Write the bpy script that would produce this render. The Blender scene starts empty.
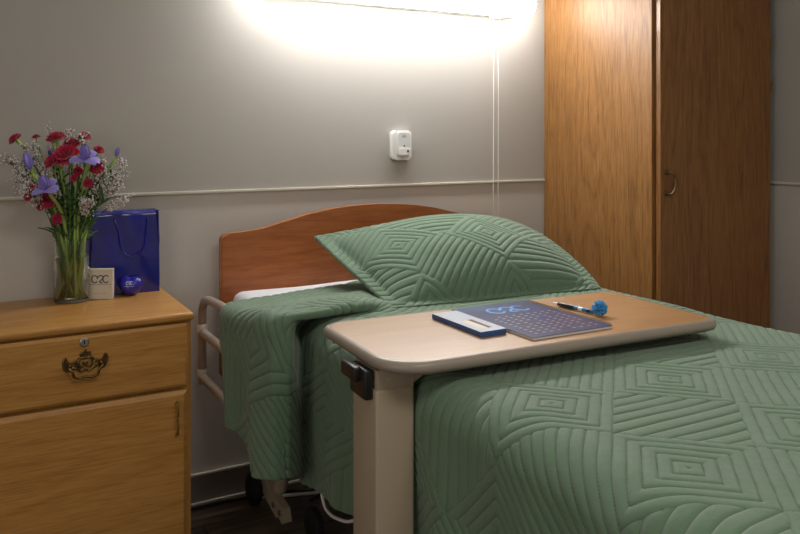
import bpy, bmesh, math, random
import numpy as np
from mathutils import Vector, Matrix, noise
random.seed(7)
PI = math.pi
C = bpy.context.scene.collection
V = Vector

# ------------------------------------------------------------------ camera, world, lights, exposure
YAW = math.atan2(437, 780)
cam = bpy.data.cameras.new('camera'); cam_o = bpy.data.objects.new('camera', cam); C.objects.link(cam_o)
cam.sensor_width = 36; cam.lens = 36*780/800; cam.shift_y = -131/800
cam_o.location = (0, -2.379, 1.12); cam_o.rotation_euler = (PI/2, 0, -YAW)
bpy.context.scene.camera = cam_o
vs = bpy.context.scene.view_settings
vs.view_transform = 'Standard'; vs.look = 'None'; vs.exposure = 1.90; vs.gamma = 1
w = bpy.data.worlds.new('world'); bpy.context.scene.world = w; w.use_nodes = True
w.node_tree.nodes['Background'].inputs[0].default_value = (.8, .85, 1, 1)
w.node_tree.nodes['Background'].inputs[1].default_value = 0.03
LAMP_POWER = 12.0
def area(name, loc, rot, sx, sy, power, col):
    l = bpy.data.lights.new(name, 'AREA'); l.shape = 'RECTANGLE'; l.size = sx; l.size_y = sy
    l.energy = power; l.color = col
    o = bpy.data.objects.new(name, l); C.objects.link(o); o.location = loc; o.rotation_euler = rot
    return o
# added fill lights with no fixture: one left of the camera, one overhead
area('left_fill', (-1.55, -2.3, 1.35), (0, -PI/2, 0), 1.6, 1.3, 3.0, (1, .93, .82))
area('overhead_fill', (0.75, -2.7, 2.40), (0, 0, 0), 1.2, 0.6, 5.4, (1, .93, .84))

# ------------------------------------------------------------------ materials
def mat(name, col, rough=.5, metal=0, spec=.5, coat=0, sheen=0):
    m = bpy.data.materials.new(name); m.use_nodes = True
    b = m.node_tree.nodes['Principled BSDF']
    b.inputs['Base Color'].default_value = (*col, 1); b.inputs['Roughness'].default_value = rough
    b.inputs['Metallic'].default_value = metal; b.inputs['Specular IOR Level'].default_value = spec
    b.inputs['Coat Weight'].default_value = coat; b.inputs['Sheen Weight'].default_value = sheen
    return m
class NT:
    def __init__(s, m): s.t = m.node_tree; s.n = s.t.nodes; s.b = s.n['Principled BSDF']
    def new(s, ty, **k):
        n = s.n.new(ty)
        for a, v in k.items(): setattr(n, a, v)
        return n
    def link(s, a, b): s.t.links.new(a, b)
    def math(s, op, a, b=None, c=None):
        n = s.new('ShaderNodeMath', operation=op)
        for i, x in enumerate((a, b, c)):
            if x is None: continue
            if isinstance(x, (int, float)): n.inputs[i].default_value = x
            else: s.link(x, n.inputs[i])
        return n.outputs[0]
    def coord(s, scale, out='Object', rot=(0,0,0)):
        tc = s.new('ShaderNodeTexCoord'); mp = s.new('ShaderNodeMapping')
        mp.inputs['Scale'].default_value = scale; mp.inputs['Rotation'].default_value = rot
        s.link(tc.outputs[out], mp.inputs[0]); return mp.outputs[0]
    def noise(s, vec, scale, detail=3, rough=.5, dist=0):
        n = s.new('ShaderNodeTexNoise'); s.link(vec, n.inputs['Vector'])
        n.inputs['Scale'].default_value = scale; n.inputs['Detail'].default_value = detail
        n.inputs['Roughness'].default_value = rough; n.inputs['Distortion'].default_value = dist
        return n.outputs['Fac']
    def ramp(s, fac, stops):
        r = s.new('ShaderNodeValToRGB'); s.link(fac, r.inputs[0]); e = r.color_ramp.elements
        while len(e) < len(stops): e.new(.5)
        for i, (p, c) in enumerate(stops):
            e[i].position = p; e[i].color = (*c, 1) if len(c) == 3 else c
        return r.outputs[0]
    def mix(s, fac, a, b, mode='MIX'):
        n = s.new('ShaderNodeMix', data_type='RGBA', blend_type=mode)
        if isinstance(fac, (int, float)): n.inputs[0].default_value = fac
        else: s.link(fac, n.inputs[0])
        for i, x in ((6, a), (7, b)):
            if isinstance(x, tuple): n.inputs[i].default_value = (*x, 1)
            else: s.link(x, n.inputs[i])
        return n.outputs[2]
    def bump(s, h, strength=.3, dist=.002):
        n = s.new('ShaderNodeBump'); n.inputs['Strength'].default_value = strength
        n.inputs['Distance'].default_value = dist; s.link(h, n.inputs['Height'])
        s.link(n.outputs[0], s.b.inputs['Normal'])

def wood(name, dark, mid, light, axis='z', rough=.38, cath=1.0, coat=.15, spec=.4, fine=1.0, shift=0.0):
    """oak veneer; axis = grain direction in object space"""
    m = mat(name, mid, rough, coat=coat, spec=spec); t = NT(m)
    lo, hi = .55, 6.0
    sc = {'z': (hi, hi, lo), 'x': (lo, hi, hi), 'y': (hi, lo, hi)}[axis]
    tc = t.new('ShaderNodeTexCoord'); ad = t.new('ShaderNodeVectorMath', operation='ADD')
    ad.inputs[1].default_value = (shift, shift*.7, shift*.3); t.link(tc.outputs['Object'], ad.inputs[0])
    mp = t.new('ShaderNodeMapping'); mp.inputs['Scale'].default_value = sc; t.link(ad.outputs[0], mp.inputs[0])
    big = t.noise(mp.outputs[0], 1.1, 2, .45, .3)
    rings = t.math('FRACT', t.math('MULTIPLY', big, 15*cath))
    rings = t.math('ABSOLUTE', t.math('SUBTRACT', rings, .5))
    rings = t.math('MULTIPLY', rings, 2.0)
    mp2 = t.new('ShaderNodeMapping'); f = 30.0*fine
    mp2.inputs['Scale'].default_value = {'z': (f, f, 1.6), 'x': (1.6, f, f), 'y': (f, 1.6, f)}[axis]
    t.link(ad.outputs[0], mp2.inputs[0])
    pores = t.noise(mp2.outputs[0], 7, 3, .65)
    broad = t.noise(mp2.outputs[0], .5, 2, .5)
    c = t.ramp(rings, [(0, dark), (.25, mid), (1, light)])
    c2 = t.ramp(pores, [(.36, dark), (.5, mid), (.66, light)])
    c3 = t.mix(.62, c, c2)
    c4 = t.mix(t.math('MULTIPLY', broad, .5), c3, mid)
    t.link(c4, t.b.inputs['Base Color'])
    t.bump(pores, .12, .001)
    return m

def quilt_h(P):
    """numpy version of the stitch pattern; P = (...,2) in metres. returns 0 (on stitch) .. 1 (puff crown)"""
    S, pit = .21, .021
    x = P[..., 0]; y = P[..., 1]
    p = (x+y)/math.sqrt(2)/S; q = (x-y)/math.sqrt(2)/S
    ip = np.floor(p); iq = np.floor(q)
    par = np.mod(ip+iq, 2); alt = np.mod(ip, 2)
    d1 = np.maximum(np.abs(p-ip-.5), np.abs(q-iq-.5))*S/pit
    d2 = y/(pit*math.sqrt(2)); d2b = q*S/pit
    d = np.where(par > .5, d1, np.where(alt < .5, d2, d2b))
    f = np.abs(np.mod(d, 1)-.5)*2           # 1 on lines, 0 mid
    return 1-f**4

def quilt_mat(name, col, col2, uvoff=(0, 0)):
    m = mat(name, col, .8, spec=.25, sheen=.25); t = NT(m)
    m.node_tree.nodes['Principled BSDF'].inputs['Sheen Roughness'].default_value = .6
    uv = t.new('ShaderNodeUVMap', uv_map='cloth'); sp = t.new('ShaderNodeSeparateXYZ'); t.link(uv.outputs[0], sp.inputs[0])
    x, y = sp.outputs[0], sp.outputs[1]
    S, pit = .21, .021; k = 1/math.sqrt(2)/S
    p = t.math('MULTIPLY', t.math('ADD', x, y), k); q = t.math('MULTIPLY', t.math('SUBTRACT', x, y), k)
    ip = t.math('FLOOR', p); iq = t.math('FLOOR', q)
    par = t.math('FLOORED_MODULO', t.math('ADD', ip, iq), 2); alt = t.math('FLOORED_MODULO', ip, 2)
    a = t.math('ABSOLUTE', t.math('SUBTRACT', t.math('SUBTRACT', p, ip), .5))
    b = t.math('ABSOLUTE', t.math('SUBTRACT', t.math('SUBTRACT', q, iq), .5))
    d1 = t.math('MULTIPLY', t.math('MAXIMUM', a, b), S/pit)
    d2 = t.math('MULTIPLY', y, 1/(pit*math.sqrt(2))); d2b = t.math('MULTIPLY', q, S/pit)
    def sel(f, u, v):   # f<.5 -> u
        g = t.math('GREATER_THAN', f, .5)
        return t.math('ADD', t.math('MULTIPLY', u, t.math('SUBTRACT', 1, g)), t.math('MULTIPLY', v, g))
    d = sel(par, sel(alt, d2, d2b), d1)
    f = t.math('ABSOLUTE', t.math('SUBTRACT', t.math('FLOORED_MODULO', d, 1), .5))
    f = t.math('MULTIPLY', f, 2)
    line = t.math('POWER', f, 14)           # narrow stitch groove
    st = t.math('ADD', .75, t.math('MULTIPLY', .25, t.math('SINE', t.math('MULTIPLY', t.math('ADD', x, t.math('MULTIPLY', y, 1.3)), 1100))))
    fine = t.noise(uv.outputs[0], 900, 2, .6); soft = t.noise(uv.outputs[0], 60, 3, .6)
    h = t.math('ADD', t.math('MULTIPLY', t.math('SUBTRACT', 1, t.math('POWER', f, 3)), 1.0), t.math('MULTIPLY', fine, .06))
    h = t.math('ADD', h, t.math('MULTIPLY', soft, .5))
    h = t.math('SUBTRACT', h, t.math('MULTIPLY', t.math('MULTIPLY', line, st), .7))
    t.bump(h, .55, .004)
    c = t.mix(t.math('MULTIPLY', t.math('MULTIPLY', line, st), .55), t.mix(soft, col, col2), tuple(v*.35 for v in col))
    t.link(c, t.b.inputs['Base Color'])
    return m

M = {}
M['oak'] = wood('oak_wardrobe', (.095, .038, .009), (.27, .122, .033), (.38, .185, .058), 'z', rough=.5, coat=0)
M['oak_top'] = wood('oak_tabletop', (.34, .165, .055), (.45, .235, .085), (.53, .29, .115), 'x', rough=.40, cath=.35, coat=.9, spec=.8); M['oak_top'].node_tree.nodes['Principled BSDF'].inputs['Coat Roughness'].default_value = .33
M['oak_ns'] = wood('oak_nightstand', (.33, .145, .032), (.50, .245, .060), (.60, .32, .09), 'x', rough=.42, cath=.55)
M['oak_ns_v'] = wood('oak_nightstand_stile', (.33, .145, .032), (.50, .245, .060), (.60, .32, .09), 'z', rough=.42, cath=.55)
M['cherry'] = wood('cherry_headboard', (.27, .075, .022), (.40, .125, .038), (.48, .17, .055), 'x', rough=.4, cath=.5, fine=.6)
M['quilt'] = quilt_mat('quilt_sage', (.112, .190, .120), (.130, .218, .138))
M['sheet'] = mat('white_sheet', (.75, .76, .80), .85)
M['beige'] = mat('beige_metal', (.42, .34, .25), .45)
M['rail'] = mat('rail_taupe', (.40, .33, .28), .4)
M['tmould'] = mat('edge_moulding', (.33, .28, .235), .38)
M['black'] = mat('black_plastic', (.012, .012, .014), .35)
M['rubber'] = mat('rubber', (.01, .01, .012), .6)
M['brass'] = mat('antique_brass', (.20, .13, .055), .35, metal=.9)
M['brassb'] = mat('bright_brass', (.45, .30, .13), .3, metal=1)
M['steel'] = mat('steel', (.6, .6, .6), .3, metal=1)
M['white'] = mat('white_plastic', (.82, .82, .80), .35)
M['cord'] = mat('white_cord', (.85, .85, .83), .6)
M['dark'] = mat('dark_gap', (.02, .012, .008), .8)
M['bag'] = mat('glossy_blue_paper', (.010, .013, .22), .2, coat=.8)
M['ball'] = mat('blue_foam', (.018, .016, .33), .28, coat=.4)
M['ink'] = mat('navy_ink', (.02, .04, .10), .5)
M['ivory'] = mat('ivory_card', (.66, .60, .50), .6)
M['red'] = mat('carnation_red', (.58, .004, .075), .6, sheen=.3)
M['iris'] = mat('iris_violet', (.30, .24, .72), .5, sheen=.3)
M['irisd'] = mat('iris_bud', (.10, .07, .38), .55)
M['yellow'] = mat('iris_yellow', (.75, .55, .08), .5)
M['stem'] = mat('stem_green', (.10, .22, .04), .5)
M['stemlt'] = mat('stem_pale', (.38, .56, .15), .45)
M['leafy'] = mat('leaf_green', (.05, .13, .04), .55)
M['spray'] = mat('spray_green', (.11, .15, .08), .6)
M['floret'] = mat('floret_white', (.72, .66, .66), .7)
M['penblue'] = mat('pen_blue', (.03, .20, .50), .4)
M['pom'] = mat('pompom_blue', (.07, .36, .75), .7)
M['pap'] = mat('paper', (.75, .75, .76), .6)
for nm in ('glass', 'water'):
    m = mat(nm, (1, 1, 1) if nm == 'glass' else (.93, .97, .92), 0.0); b = m.node_tree.nodes['Principled BSDF']
    b.inputs['Transmission Weight'].default_value = 1; b.inputs['IOR'].default_value = 1.45 if nm == 'glass' else 1.33
    M[nm] = m
def emis(name, col, s):
    m = mat(name, (.9, .9, .88), .5); b = m.node_tree.nodes['Principled BSDF']
    b.inputs['Emission Color'].default_value = (*col, 1); b.inputs['Emission Strength'].default_value = s
    return m
M['lens'] = emis('lit_diffuser', (1, .975, .94), LAMP_POWER)
# wall paint: taupe grey above the chair rail, slightly warmer below
m = mat('wall_paint', (.3, .28, .25), .55, spec=.35); t = NT(m)
tc = t.new('ShaderNodeTexCoord'); sp = t.new('ShaderNodeSeparateXYZ'); t.link(tc.outputs['Object'], sp.inputs[0])
g = t.math('GREATER_THAN', sp.outputs[2], .949)
t.link(t.mix(g, (.56, .525, .485), (.44, .42, .39)), t.b.inputs['Base Color'])
t.bump(t.noise(tc.outputs['Object'], 220, 3), .08, .001); M['wall'] = m
M['trim'] = mat('trim_cream', (.62, .58, .50), .45)
M['base'] = mat('cove_base', (.26, .23, .21), .5)
M['ceil'] = mat('ceiling_white', (.6, .6, .58), .9)
m = mat('floor_vinyl', (.1, .07, .05), .4); t = NT(m)
vec = t.coord((1.2, 14, 1)); n1 = t.noise(vec, 3, 5, .6)
c = t.ramp(n1, [(.3, (.07, .05, .038)), (.7, (.18, .13, .10))])
br = t.new('ShaderNodeTexBrick'); t.link(t.coord((1, 1, 1)), br.inputs['Vector'])
br.inputs['Scale'].default_value = 1; br.inputs['Brick Width'].default_value = 1.2; br.inputs['Row Height'].default_value = .15
br.inputs['Mortar Size'].default_value = .004; br.inputs['Color1'].default_value = (1, 1, 1, 1); br.inputs['Color2'].default_value = (.75, .75, .75, 1)
br.inputs['Mortar'].default_value = (.3, .3, .3, 1)
t.link(t.mix(1, c, br.outputs[0], 'MULTIPLY'), t.b.inputs['Base Color']); M['floor'] = m

# ------------------------------------------------------------------ geometry helpers
def BM(): return bmesh.new()
def obj(name, bm, m, parent=None, smooth=False):
    me = bpy.data.meshes.new(name)
    if isinstance(bm, bmesh.types.BMesh):
        bmesh.ops.recalc_face_normals(bm, faces=bm.faces); bm.to_mesh(me); bm.free()
    else: me = bm
    if not me.materials:
        for x in (m if isinstance(m, (list, tuple)) else [m]): me.materials.append(x)
    if smooth:
        me.polygons.foreach_set('use_smooth', [True]*len(me.polygons))
        if smooth != 'all': me.set_sharp_from_angle(angle=math.radians(smooth if smooth is not True else 40))
    o = bpy.data.objects.new(name, me); C.objects.link(o)
    if parent: o.parent = parent
    return o
def tag(o, label, cat, group=None, kind=None):
    o['label'] = label; o['category'] = cat
    if group: o['group'] = group
    if kind: o['kind'] = kind
    return o
def thing(name, label, cat, loc=(0, 0, 0), rz=0, group=None):
    o = bpy.data.objects.new(name, None); C.objects.link(o); o.location = loc; o.rotation_euler = (0, 0, rz)
    o.empty_display_size = .05
    return tag(o, label, cat, group)
def struct(name, bm, m, label=None):
    o = obj(name, bm, m); o['kind'] = 'structure'
    if label: o['label'] = label
    return o
def box(bm, x0, x1, y0, y1, z0, z1, bev=0, seg=2, mi=0):
    r = bmesh.ops.create_cube(bm, size=1)
    vs_ = r['verts']
    for v in vs_: v.co = V(((x0+x1)/2+v.co.x*(x1-x0), (y0+y1)/2+v.co.y*(y1-y0), (z0+z1)/2+v.co.z*(z1-z0)))
    fs = list({f for v in vs_ for f in v.link_faces})
    for f in fs: f.material_index = mi
    if bev:
        es = list({e for v in vs_ for e in v.link_edges})
        bmesh.ops.bevel(bm, geom=es, offset=bev, segments=seg, affect='EDGES', profile=.5)
    return bm
def tube(bm, pts, r, n=10, cap=True, closed=False):
    pts = [V(p) for p in pts]; rs = r if isinstance(r, (list, tuple)) else [r]*len(pts)
    N = len(pts); up = None; rings = []
    for i, p in enumerate(pts):
        if closed: d = pts[(i+1) % N]-pts[i-1]
        else: d = pts[min(i+1, N-1)]-pts[max(i-1, 0)]
        d = d.normalized() if d.length > 1e-9 else V((0, 0, 1))
        if up is None: up = d.orthogonal().normalized()
        up = (up-d*up.dot(d)); up = up.normalized() if up.length > 1e-6 else d.orthogonal().normalized()
        sd = d.cross(up)
        rings.append([bm.verts.new(p+(up*math.cos(2*PI*k/n)+sd*math.sin(2*PI*k/n))*rs[i]) for k in range(n)])
    for i in range(N if closed else N-1):
        a, b = rings[i], rings[(i+1) % N]
        for k in range(n): bm.faces.new((a[k], a[(k+1) % n], b[(k+1) % n], b[k]))
    if cap and not closed: bm.faces.new(rings[0][::-1]); bm.faces.new(rings[-1])
    return bm
def lathe(bm, prof, n=32, c=(0, 0, 0), ax='z', closed=False):
    c = V(c); rings = []
    for r, z in prof:
        ring = []
        for k in range(n):
            a = 2*PI*k/n; x, y = r*math.cos(a), r*math.sin(a)
            p = {'z': (x, y, z), 'y': (x, z, y), 'x': (z, x, y)}[ax]
            ring.append(bm.verts.new(c+V(p)))
        rings.append(ring)
    L = len(rings)
    for i in range(L if closed else L-1):
        a, b = rings[i], rings[(i+1) % L]
        for k in range(n):
            bm.faces.new((a[k], a[(k+1) % n], b[(k+1) % n], b[k]))
    if not closed: bm.faces.new(rings[0][::-1]); bm.faces.new(rings[-1])
    bmesh.ops.remove_doubles(bm, verts=bm.verts, dist=1e-6)
    return bm
def prism(bm, pts, h, f, mi=0):
    """extrude 2D outline pts; f(a,b,c) maps to 3D with c in 0..h"""
    lo = [bm.verts.new(f(a, b, 0)) for a, b in pts]; hi = [bm.verts.new(f(a, b, h)) for a, b in pts]
    n = len(pts); fs = [bm.faces.new(lo[::-1]), bm.faces.new(hi)]
    for k in range(n): fs.append(bm.faces.new((lo[k], lo[(k+1) % n], hi[(k+1) % n], hi[k])))
    for q in fs: q.material_index = mi
    return bm
def bez(P, n=16):
    """Catmull-Rom through points"""
    P = [V(p) for p in P]; out = []
    Q = [P[0]*2-P[1]]+P+[P[-1]*2-P[-2]]
    for i in range(1, len(Q)-2):
        for k in range(n):
            t_ = k/n; a, b, c, d = Q[i-1], Q[i], Q[i+1], Q[i+2]
            out.append(.5*((2*b)+(-a+c)*t_+(2*a-5*b+4*c-d)*t_*t_+(-a+3*b-3*c+d)*t_**3))
    out.append(P[-1]); return out
def rrect(w_, h_, r, n=8, cx=0, cy=0):
    o = []
    for sx, sy, a0 in ((1, 1, 0), (-1, 1, 90), (-1, -1, 180), (1, -1, 270)):
        for k in range(n+1):
            a = math.radians(a0+90*k/n)
            o.append((cx+sx*(w_/2-r)+r*math.cos(a), cy+sy*(h_/2-r)+r*math.sin(a)))
    return o
def text_mesh(s, size, f, depth=.0004, bold=0):
    cu = bpy.data.curves.new('t', 'FONT'); cu.body = s; cu.size = size; cu.align_x = 'CENTER'; cu.align_y = 'CENTER'
    cu.extrude = depth/2; cu.offset = bold
    o = bpy.data.objects.new('t', cu); C.objects.link(o)
    dg = bpy.context.evaluated_depsgraph_get(); me = bpy.data.meshes.new_from_object(o.evaluated_get(dg))
    bpy.data.objects.remove(o); me.materials.clear()
    for v in me.vertices: v.co = f(v.co.x, v.co.y, v.co.z)
    return me
def ribbon(bm, pts2, wd, h, f):
    """flat ribbon line along 2D points, mapped by f(a,b,c)"""
    P = [V((a, b)) for a, b in pts2]; L = []
    for i, p in enumerate(P):
        d = (P[min(i+1, len(P)-1)]-P[max(i-1, 0)]).normalized(); nn = V((-d.y, d.x))*wd/2
        L.append([bm.verts.new(f(*(p+nn), 0)), bm.verts.new(f(*(p-nn), 0)), bm.verts.new(f(*(p-nn), h)), bm.verts.new(f(*(p+nn), h))])
    for a, b in zip(L, L[1:]):
        for k in range(4): bm.faces.new((a[k], a[(k+1) % 4], b[(k+1) % 4], b[k]))
    bm.faces.new(L[0]); bm.faces.new(L[-1][::-1])
def logo(bm, s, wd, h, f):
    """linked C - 2 - C monogram, s = half width"""
    def el(cx, a0, a1, rx=.34, ry=.42, n=28):
        return [((cx+rx*math.cos(math.radians(a0+(a1-a0)*k/n)))*s, ry*math.sin(math.radians(a0+(a1-a0)*k/n))*s) for k in range(n+1)]
    ribbon(bm, el(-.66, 35, 325), wd, h, f)
    mid = [(p.x*s, p.y*s) for p in bez([(-.42, .02, 0), (-.32, .2, 0), (-.16, .36, 0), (.05, .42, 0), (.28, .28, 0), (.2, .0, 0), (-.08, -.26, 0), (-.02, -.42, 0), (.25, -.4, 0)], 8)]
    ribbon(bm, mid, wd, h, f)
    ribbon(bm, el(.62, 40, 320), wd, h, f)
# camera frame axes, used only to size things measured across the view
FW = V((math.sin(YAW), math.cos(YAW), 0)); RT = V((math.cos(YAW), -math.sin(YAW), 0))

# ------------------------------------------------------------------ room shell
XL, XR, YB, YF, ZC = -1.6, 2.60, 0.0, -4.3, 2.45
b = BM(); box(b, XL, XR, YF, YB, -.1, 0); struct('floor', b, M['floor'])
b = BM(); box(b, XL, XR, YF, YB, ZC, ZC+.1); struct('ceiling', b, M['ceil'])
b = BM(); box(b, XL-.1, XR+.1, YB, YB+.1, 0, ZC); struct('wall_back', b, M['wall'])
b = BM(); box(b, XR, XR+.1, YF, YB, 0, ZC); struct('wall_right', b, M['wall'])
b = BM(); box(b, XL-.1, XL, YF, YB, 0, ZC); struct('wall_left', b, M['wall'])
b = BM(); box(b, XL-.1, XR+.1, YF-.1, YF, 0, ZC); struct('wall_front', b, M['wall'])
def chair_rail(name, x0, x1, y0, y1):
    b = BM(); box(b, x0, x1, y0, y1, .944, .953, .002); struct(name, b, M['trim'])
chair_rail('trim_1', XL, XR, -.008, 0)
chair_rail('trim_2', XR-.008, XR, YF, -.009)
b = BM(); box(b, XL, XR, -.010, 0, 0, .088, .002); box(b, XL, XR, -.013, 0, .086, .092, .001, mi=1); box(b, XL, XR, -.022, 0, 0, .007, .002, mi=1)
struct('baseboard_back', b, [M['base'], M['trim']])
b = BM(); box(b, XR-.010, XR, YF, -.024, 0, .088, .002); box(b, XR-.013, XR, YF, -.024, .086, .092, .001, mi=1)
struct('baseboard_right', b, [M['base'], M['trim']])

# ------------------------------------------------------------------ wardrobe
t = thing('wardrobe', 'tall oak-grained wardrobe standing in the corner right of the bed', 'wardrobe', (1.974, 0, 0))
X0, X1, YD = 0, .578, -.548
b = BM(); box(b, X0, X0+.02, YD, -.004, 0, 2.15, .0015); obj('side_panel', b, M['oak'], t)
b = BM(); box(b, X1-.02, X1, YD, -.004, 0, 2.15, .0015); obj('side_panel', b, M['oak'], t)
b = BM(); box(b, X0+.02, X1-.02, YD+.01, -.024, 2.13, 2.15); obj('top_panel', b, M['oak'], t)
b = BM(); box(b, X0+.02, X1-.02, -.014, -.004, .0, 2.13); obj('back_panel', b, M['oak'], t)
b = BM(); box(b, X0+.02, X1-.02, YD+.02, YD+.04, 0, .09); obj('plinth', b, M['dark'], t)
M['oak2'] = wood('oak_wardrobe_door', (.10, .040, .010), (.25, .105, .028), (.34, .155, .047), 'z', rough=.45, shift=3.7)
b = BM(); box(b, X0+.012, X1-.006, YD-.026, YD-.004, .06, 2.14, .0025); dr = obj('door', b, M['oak2'], t)
hx, hz, hy = .043, .966, YD-.026
b = BM(); tube(b, bez([(hx-.004, hy+.003, hz+.035), (hx, hy-.02, hz+.034), (hx+.009, hy-.025, hz+.016), (hx+.011, hy-.026, hz), (hx+.009, hy-.025, hz-.016), (hx, hy-.02, hz-.034), (hx-.004, hy+.003, hz-.035)], 6), .0042, 10)
for dz in (-.008, 0, .008): lathe(b, [(.001, -.002), (.0062, -.002), (.0068, 0), (.0062, .002), (.001, .002)], 12, (hx+.011, hy-.026, hz+dz))
for s_ in (1, -1): lathe(b, [(.009, 0), (.009, -.003), (.005, -.006)], 14, (hx-.004, hy, hz+.035*s_), 'y')
obj('handle', b, M['brass'], dr, True)
for hz in (1.30, 1.46, .35):
    b = BM(); box(b, X1-.005, X1+.001, YD-.026, YD-.001, hz-.018, hz+.018, .001); tube(b, [(X1-.0005, YD-.026, hz-.02), (X1-.0005, YD-.026, hz+.02)], .0025, 8)
    obj('hinge', b, M['brass'], t)

# ------------------------------------------------------------------ nightstand
t = thing('nightstand', 'oak nightstand with a locking drawer, left of the bed', 'nightstand', (-.012, 0, 0))
W_, D_, H_ = .524, .37, .671
b = BM(); r = .009
box(b, -.012, W_+.004, -D_-.018, -.006, H_-.021, H_, r, 4); obj('top', b, M['oak_ns'], t, True)
b = BM(); box(b, W_-.018, W_-.002, -D_+.014, -.01, 0, H_-.0215, .001); obj('side_panel', b, M['oak_ns_v'], t)
b = BM(); box(b, 0, .016, -D_+.014, -.01, 0, H_-.0215, .001); obj('side_panel', b, M['oak_ns_v'], t)
b = BM()
for x0, x1 in ((0, .022), (W_-.024, W_-.002)): box(b, x0, x1, -D_-.002, -D_+.014, 0, H_-.0215, .001)
box(b, .022, W_-.024, -D_+.002, -D_+.014, .462, .48); box(b, .022, W_-.024, -D_+.002, -D_+.014, H_-.030, H_-.0215); box(b, .022, W_-.024, -D_+.004, -D_+.014, 0, .06)
obj('face_frame', b, M['oak_ns_v'], t)
b = BM(); box(b, .016, W_-.018, -.02, -.011, .05, H_-.03); obj('back_panel', b, M['oak_ns'], t)
def bevel_front(b, x0, x1, z0, z1, yf, th, bv):
    # slab with a moulded bevel on its front edge
    y1 = yf+th
    P0 = [(x0, y1), (x1, y1)]
    v = []
    for (xx0, xx1, zz0, zz1, yy) in ((x0, x1, z0, z1, y1), (x0, x1, z0, z1, yf+bv*.7), (x0+bv, x1-bv, z0+bv, z1-bv, yf)):
        v.append([b.verts.new((xx0, yy, zz0)), b.verts.new((xx1, yy, zz0)), b.verts.new((xx1, yy, zz1)), b.verts.new((xx0, yy, zz1))])
    b.faces.new(v[0]); b.faces.new(v[2][::-1])
    for A, B in zip(v, v[1:]):
        for k in range(4): b.faces.new((A[k], A[(k+1) % 4], B[(k+1) % 4], B[k]))
b = BM(); bevel_front(b, .012, W_-.014, .486, H_-.026, -D_-.020, .018, .007); drw = obj('drawer', b, M['oak_ns'], t)
b = BM(); bevel_front(b, .012, W_-.014, .055, .476, -D_-.020, .018, .011); dor = obj('door', b, M['oak_ns'], t)
yf = -D_-.020
# lock on the drawer
b = BM(); lathe(b, [(.0105, 0), (.0105, -.003), (.008, -.005), (.0075, -.004), (.001, -.004)], 24, (.264, yf, .629), 'y'); lk = obj('lock', b, M['steel'], drw, True)
b = BM(); box(b, .2628, .2652, yf-.0048, yf-.003, .6245, .6335); obj('keyhole', b, M['black'], lk)
# ornate pierced drawer pull
cx, cz = .266, .577; y0 = yf-.0028
def S2(pts, r=.0024, n=8): tube(bb, [V((cx+x*.87, y0-yy, cz+z)) for x, z, yy in pts], r, n)
bb = BM()
for s in (-1, 1):
    S2([(p.x*s, p.y, p.z) for p in bez([(0, .014, 0), (.010, .016, .001), (.018, .006, .001), (.012, -.006, .001), (.003, -.002, 0), (.006, .006, 0)], 6)], .0026)
    S2([(p.x*s, p.y, p.z) for p in bez([(0, -.012, 0), (.010, -.016, 0), (.022, -.006, .001), (.024, .006, 0), (.016, .016, 0)], 6)], .0024)
    S2([(p.x*s, p.y, p.z) for p in bez([(.020, .0, 0), (.028, .008, .001), (.038, .004, .001), (.046, .010, 0), (.052, .020, 0)], 6)], .0026)
    S2([(p.x*s, p.y, p.z) for p in bez([(.052, .020, 0), (.056, .008, 0), (.052, -.006, 0), (.044, -.012, 0), (.034, -.006, 0), (.022, -.008, 0)], 6)], .0028)
    prism(bb, [(cx+s*x*.87, cz+z) for x, z in ((.030, -.007), (.036, .006), (.044, .009), (.051, .018), (.054, .006), (.048, -.008), (.040, -.011))], .0022, lambda a, b_, c: (a, yf-c, b_))
    S2([(p.x*s, p.y, p.z) for p in bez([(0, .034, 0), (.006, .028, .001), (.012, .026, 0), (.008, .019, 0), (0, .016, 0)], 5)], .0026)
prism(bb, [(cx+x, cz+z) for x, z in ((0, .036), (.007, .027), (.010, .018), (0, .012), (-.010, .018), (-.007, .027))], .002, lambda a, b_, c: (a, yf-c, b_))
pl = obj('pull_plate', bb, M['brass'], drw, True)
bb = BM()
S2([(p.x, p.y, p.z) for p in bez([(-.040, .002, .003), (-.042, -.004, .012), (-.034, -.012, .015), (-.030, -.024, .014), (-.015, -.029, .012), (0, -.026, .013), (.015, -.029, .012), (.030, -.024, .014), (.034, -.012, .015), (.042, -.004, .012), (.040, .002, .003)], 6)], .0032, 10)
for s in (-1, 1): lathe(bb, [(.0055, 0), (.006, -.006), (.004, -.014), (.0015, -.016)], 12, (cx+s*.035, yf, cz+.002), 'y')
obj('bail', bb, M['brass'], pl, True)
# slim brass door pull on the right edge
b = BM(); hx, hz = .481, .410
tube(b, bez([(hx, yf+.002, hz+.040), (hx, yf-.012, hz+.038), (hx+.001, yf-.016, hz+.018), (hx, yf-.014, hz), (hx+.001, yf-.016, hz-.018), (hx, yf-.012, hz-.038), (hx, yf+.002, hz-.040)], 6), .0028, 8)
for z_ in (-.040, -.004, .004, .040): lathe(b, [(.002, -.002), (.0045, 0), (.002, .002)], 10, (hx, yf-.014 if abs(z_) < .01 else yf-.004, hz+z_))
obj('handle', b, M['brassb'], dor, True)

# ------------------------------------------------------------------ bed
bed = thing('hospital_bed', 'adjustable bed with an arched cherry headboard and taupe side rail', 'bed', (0, 0, 0))
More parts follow.
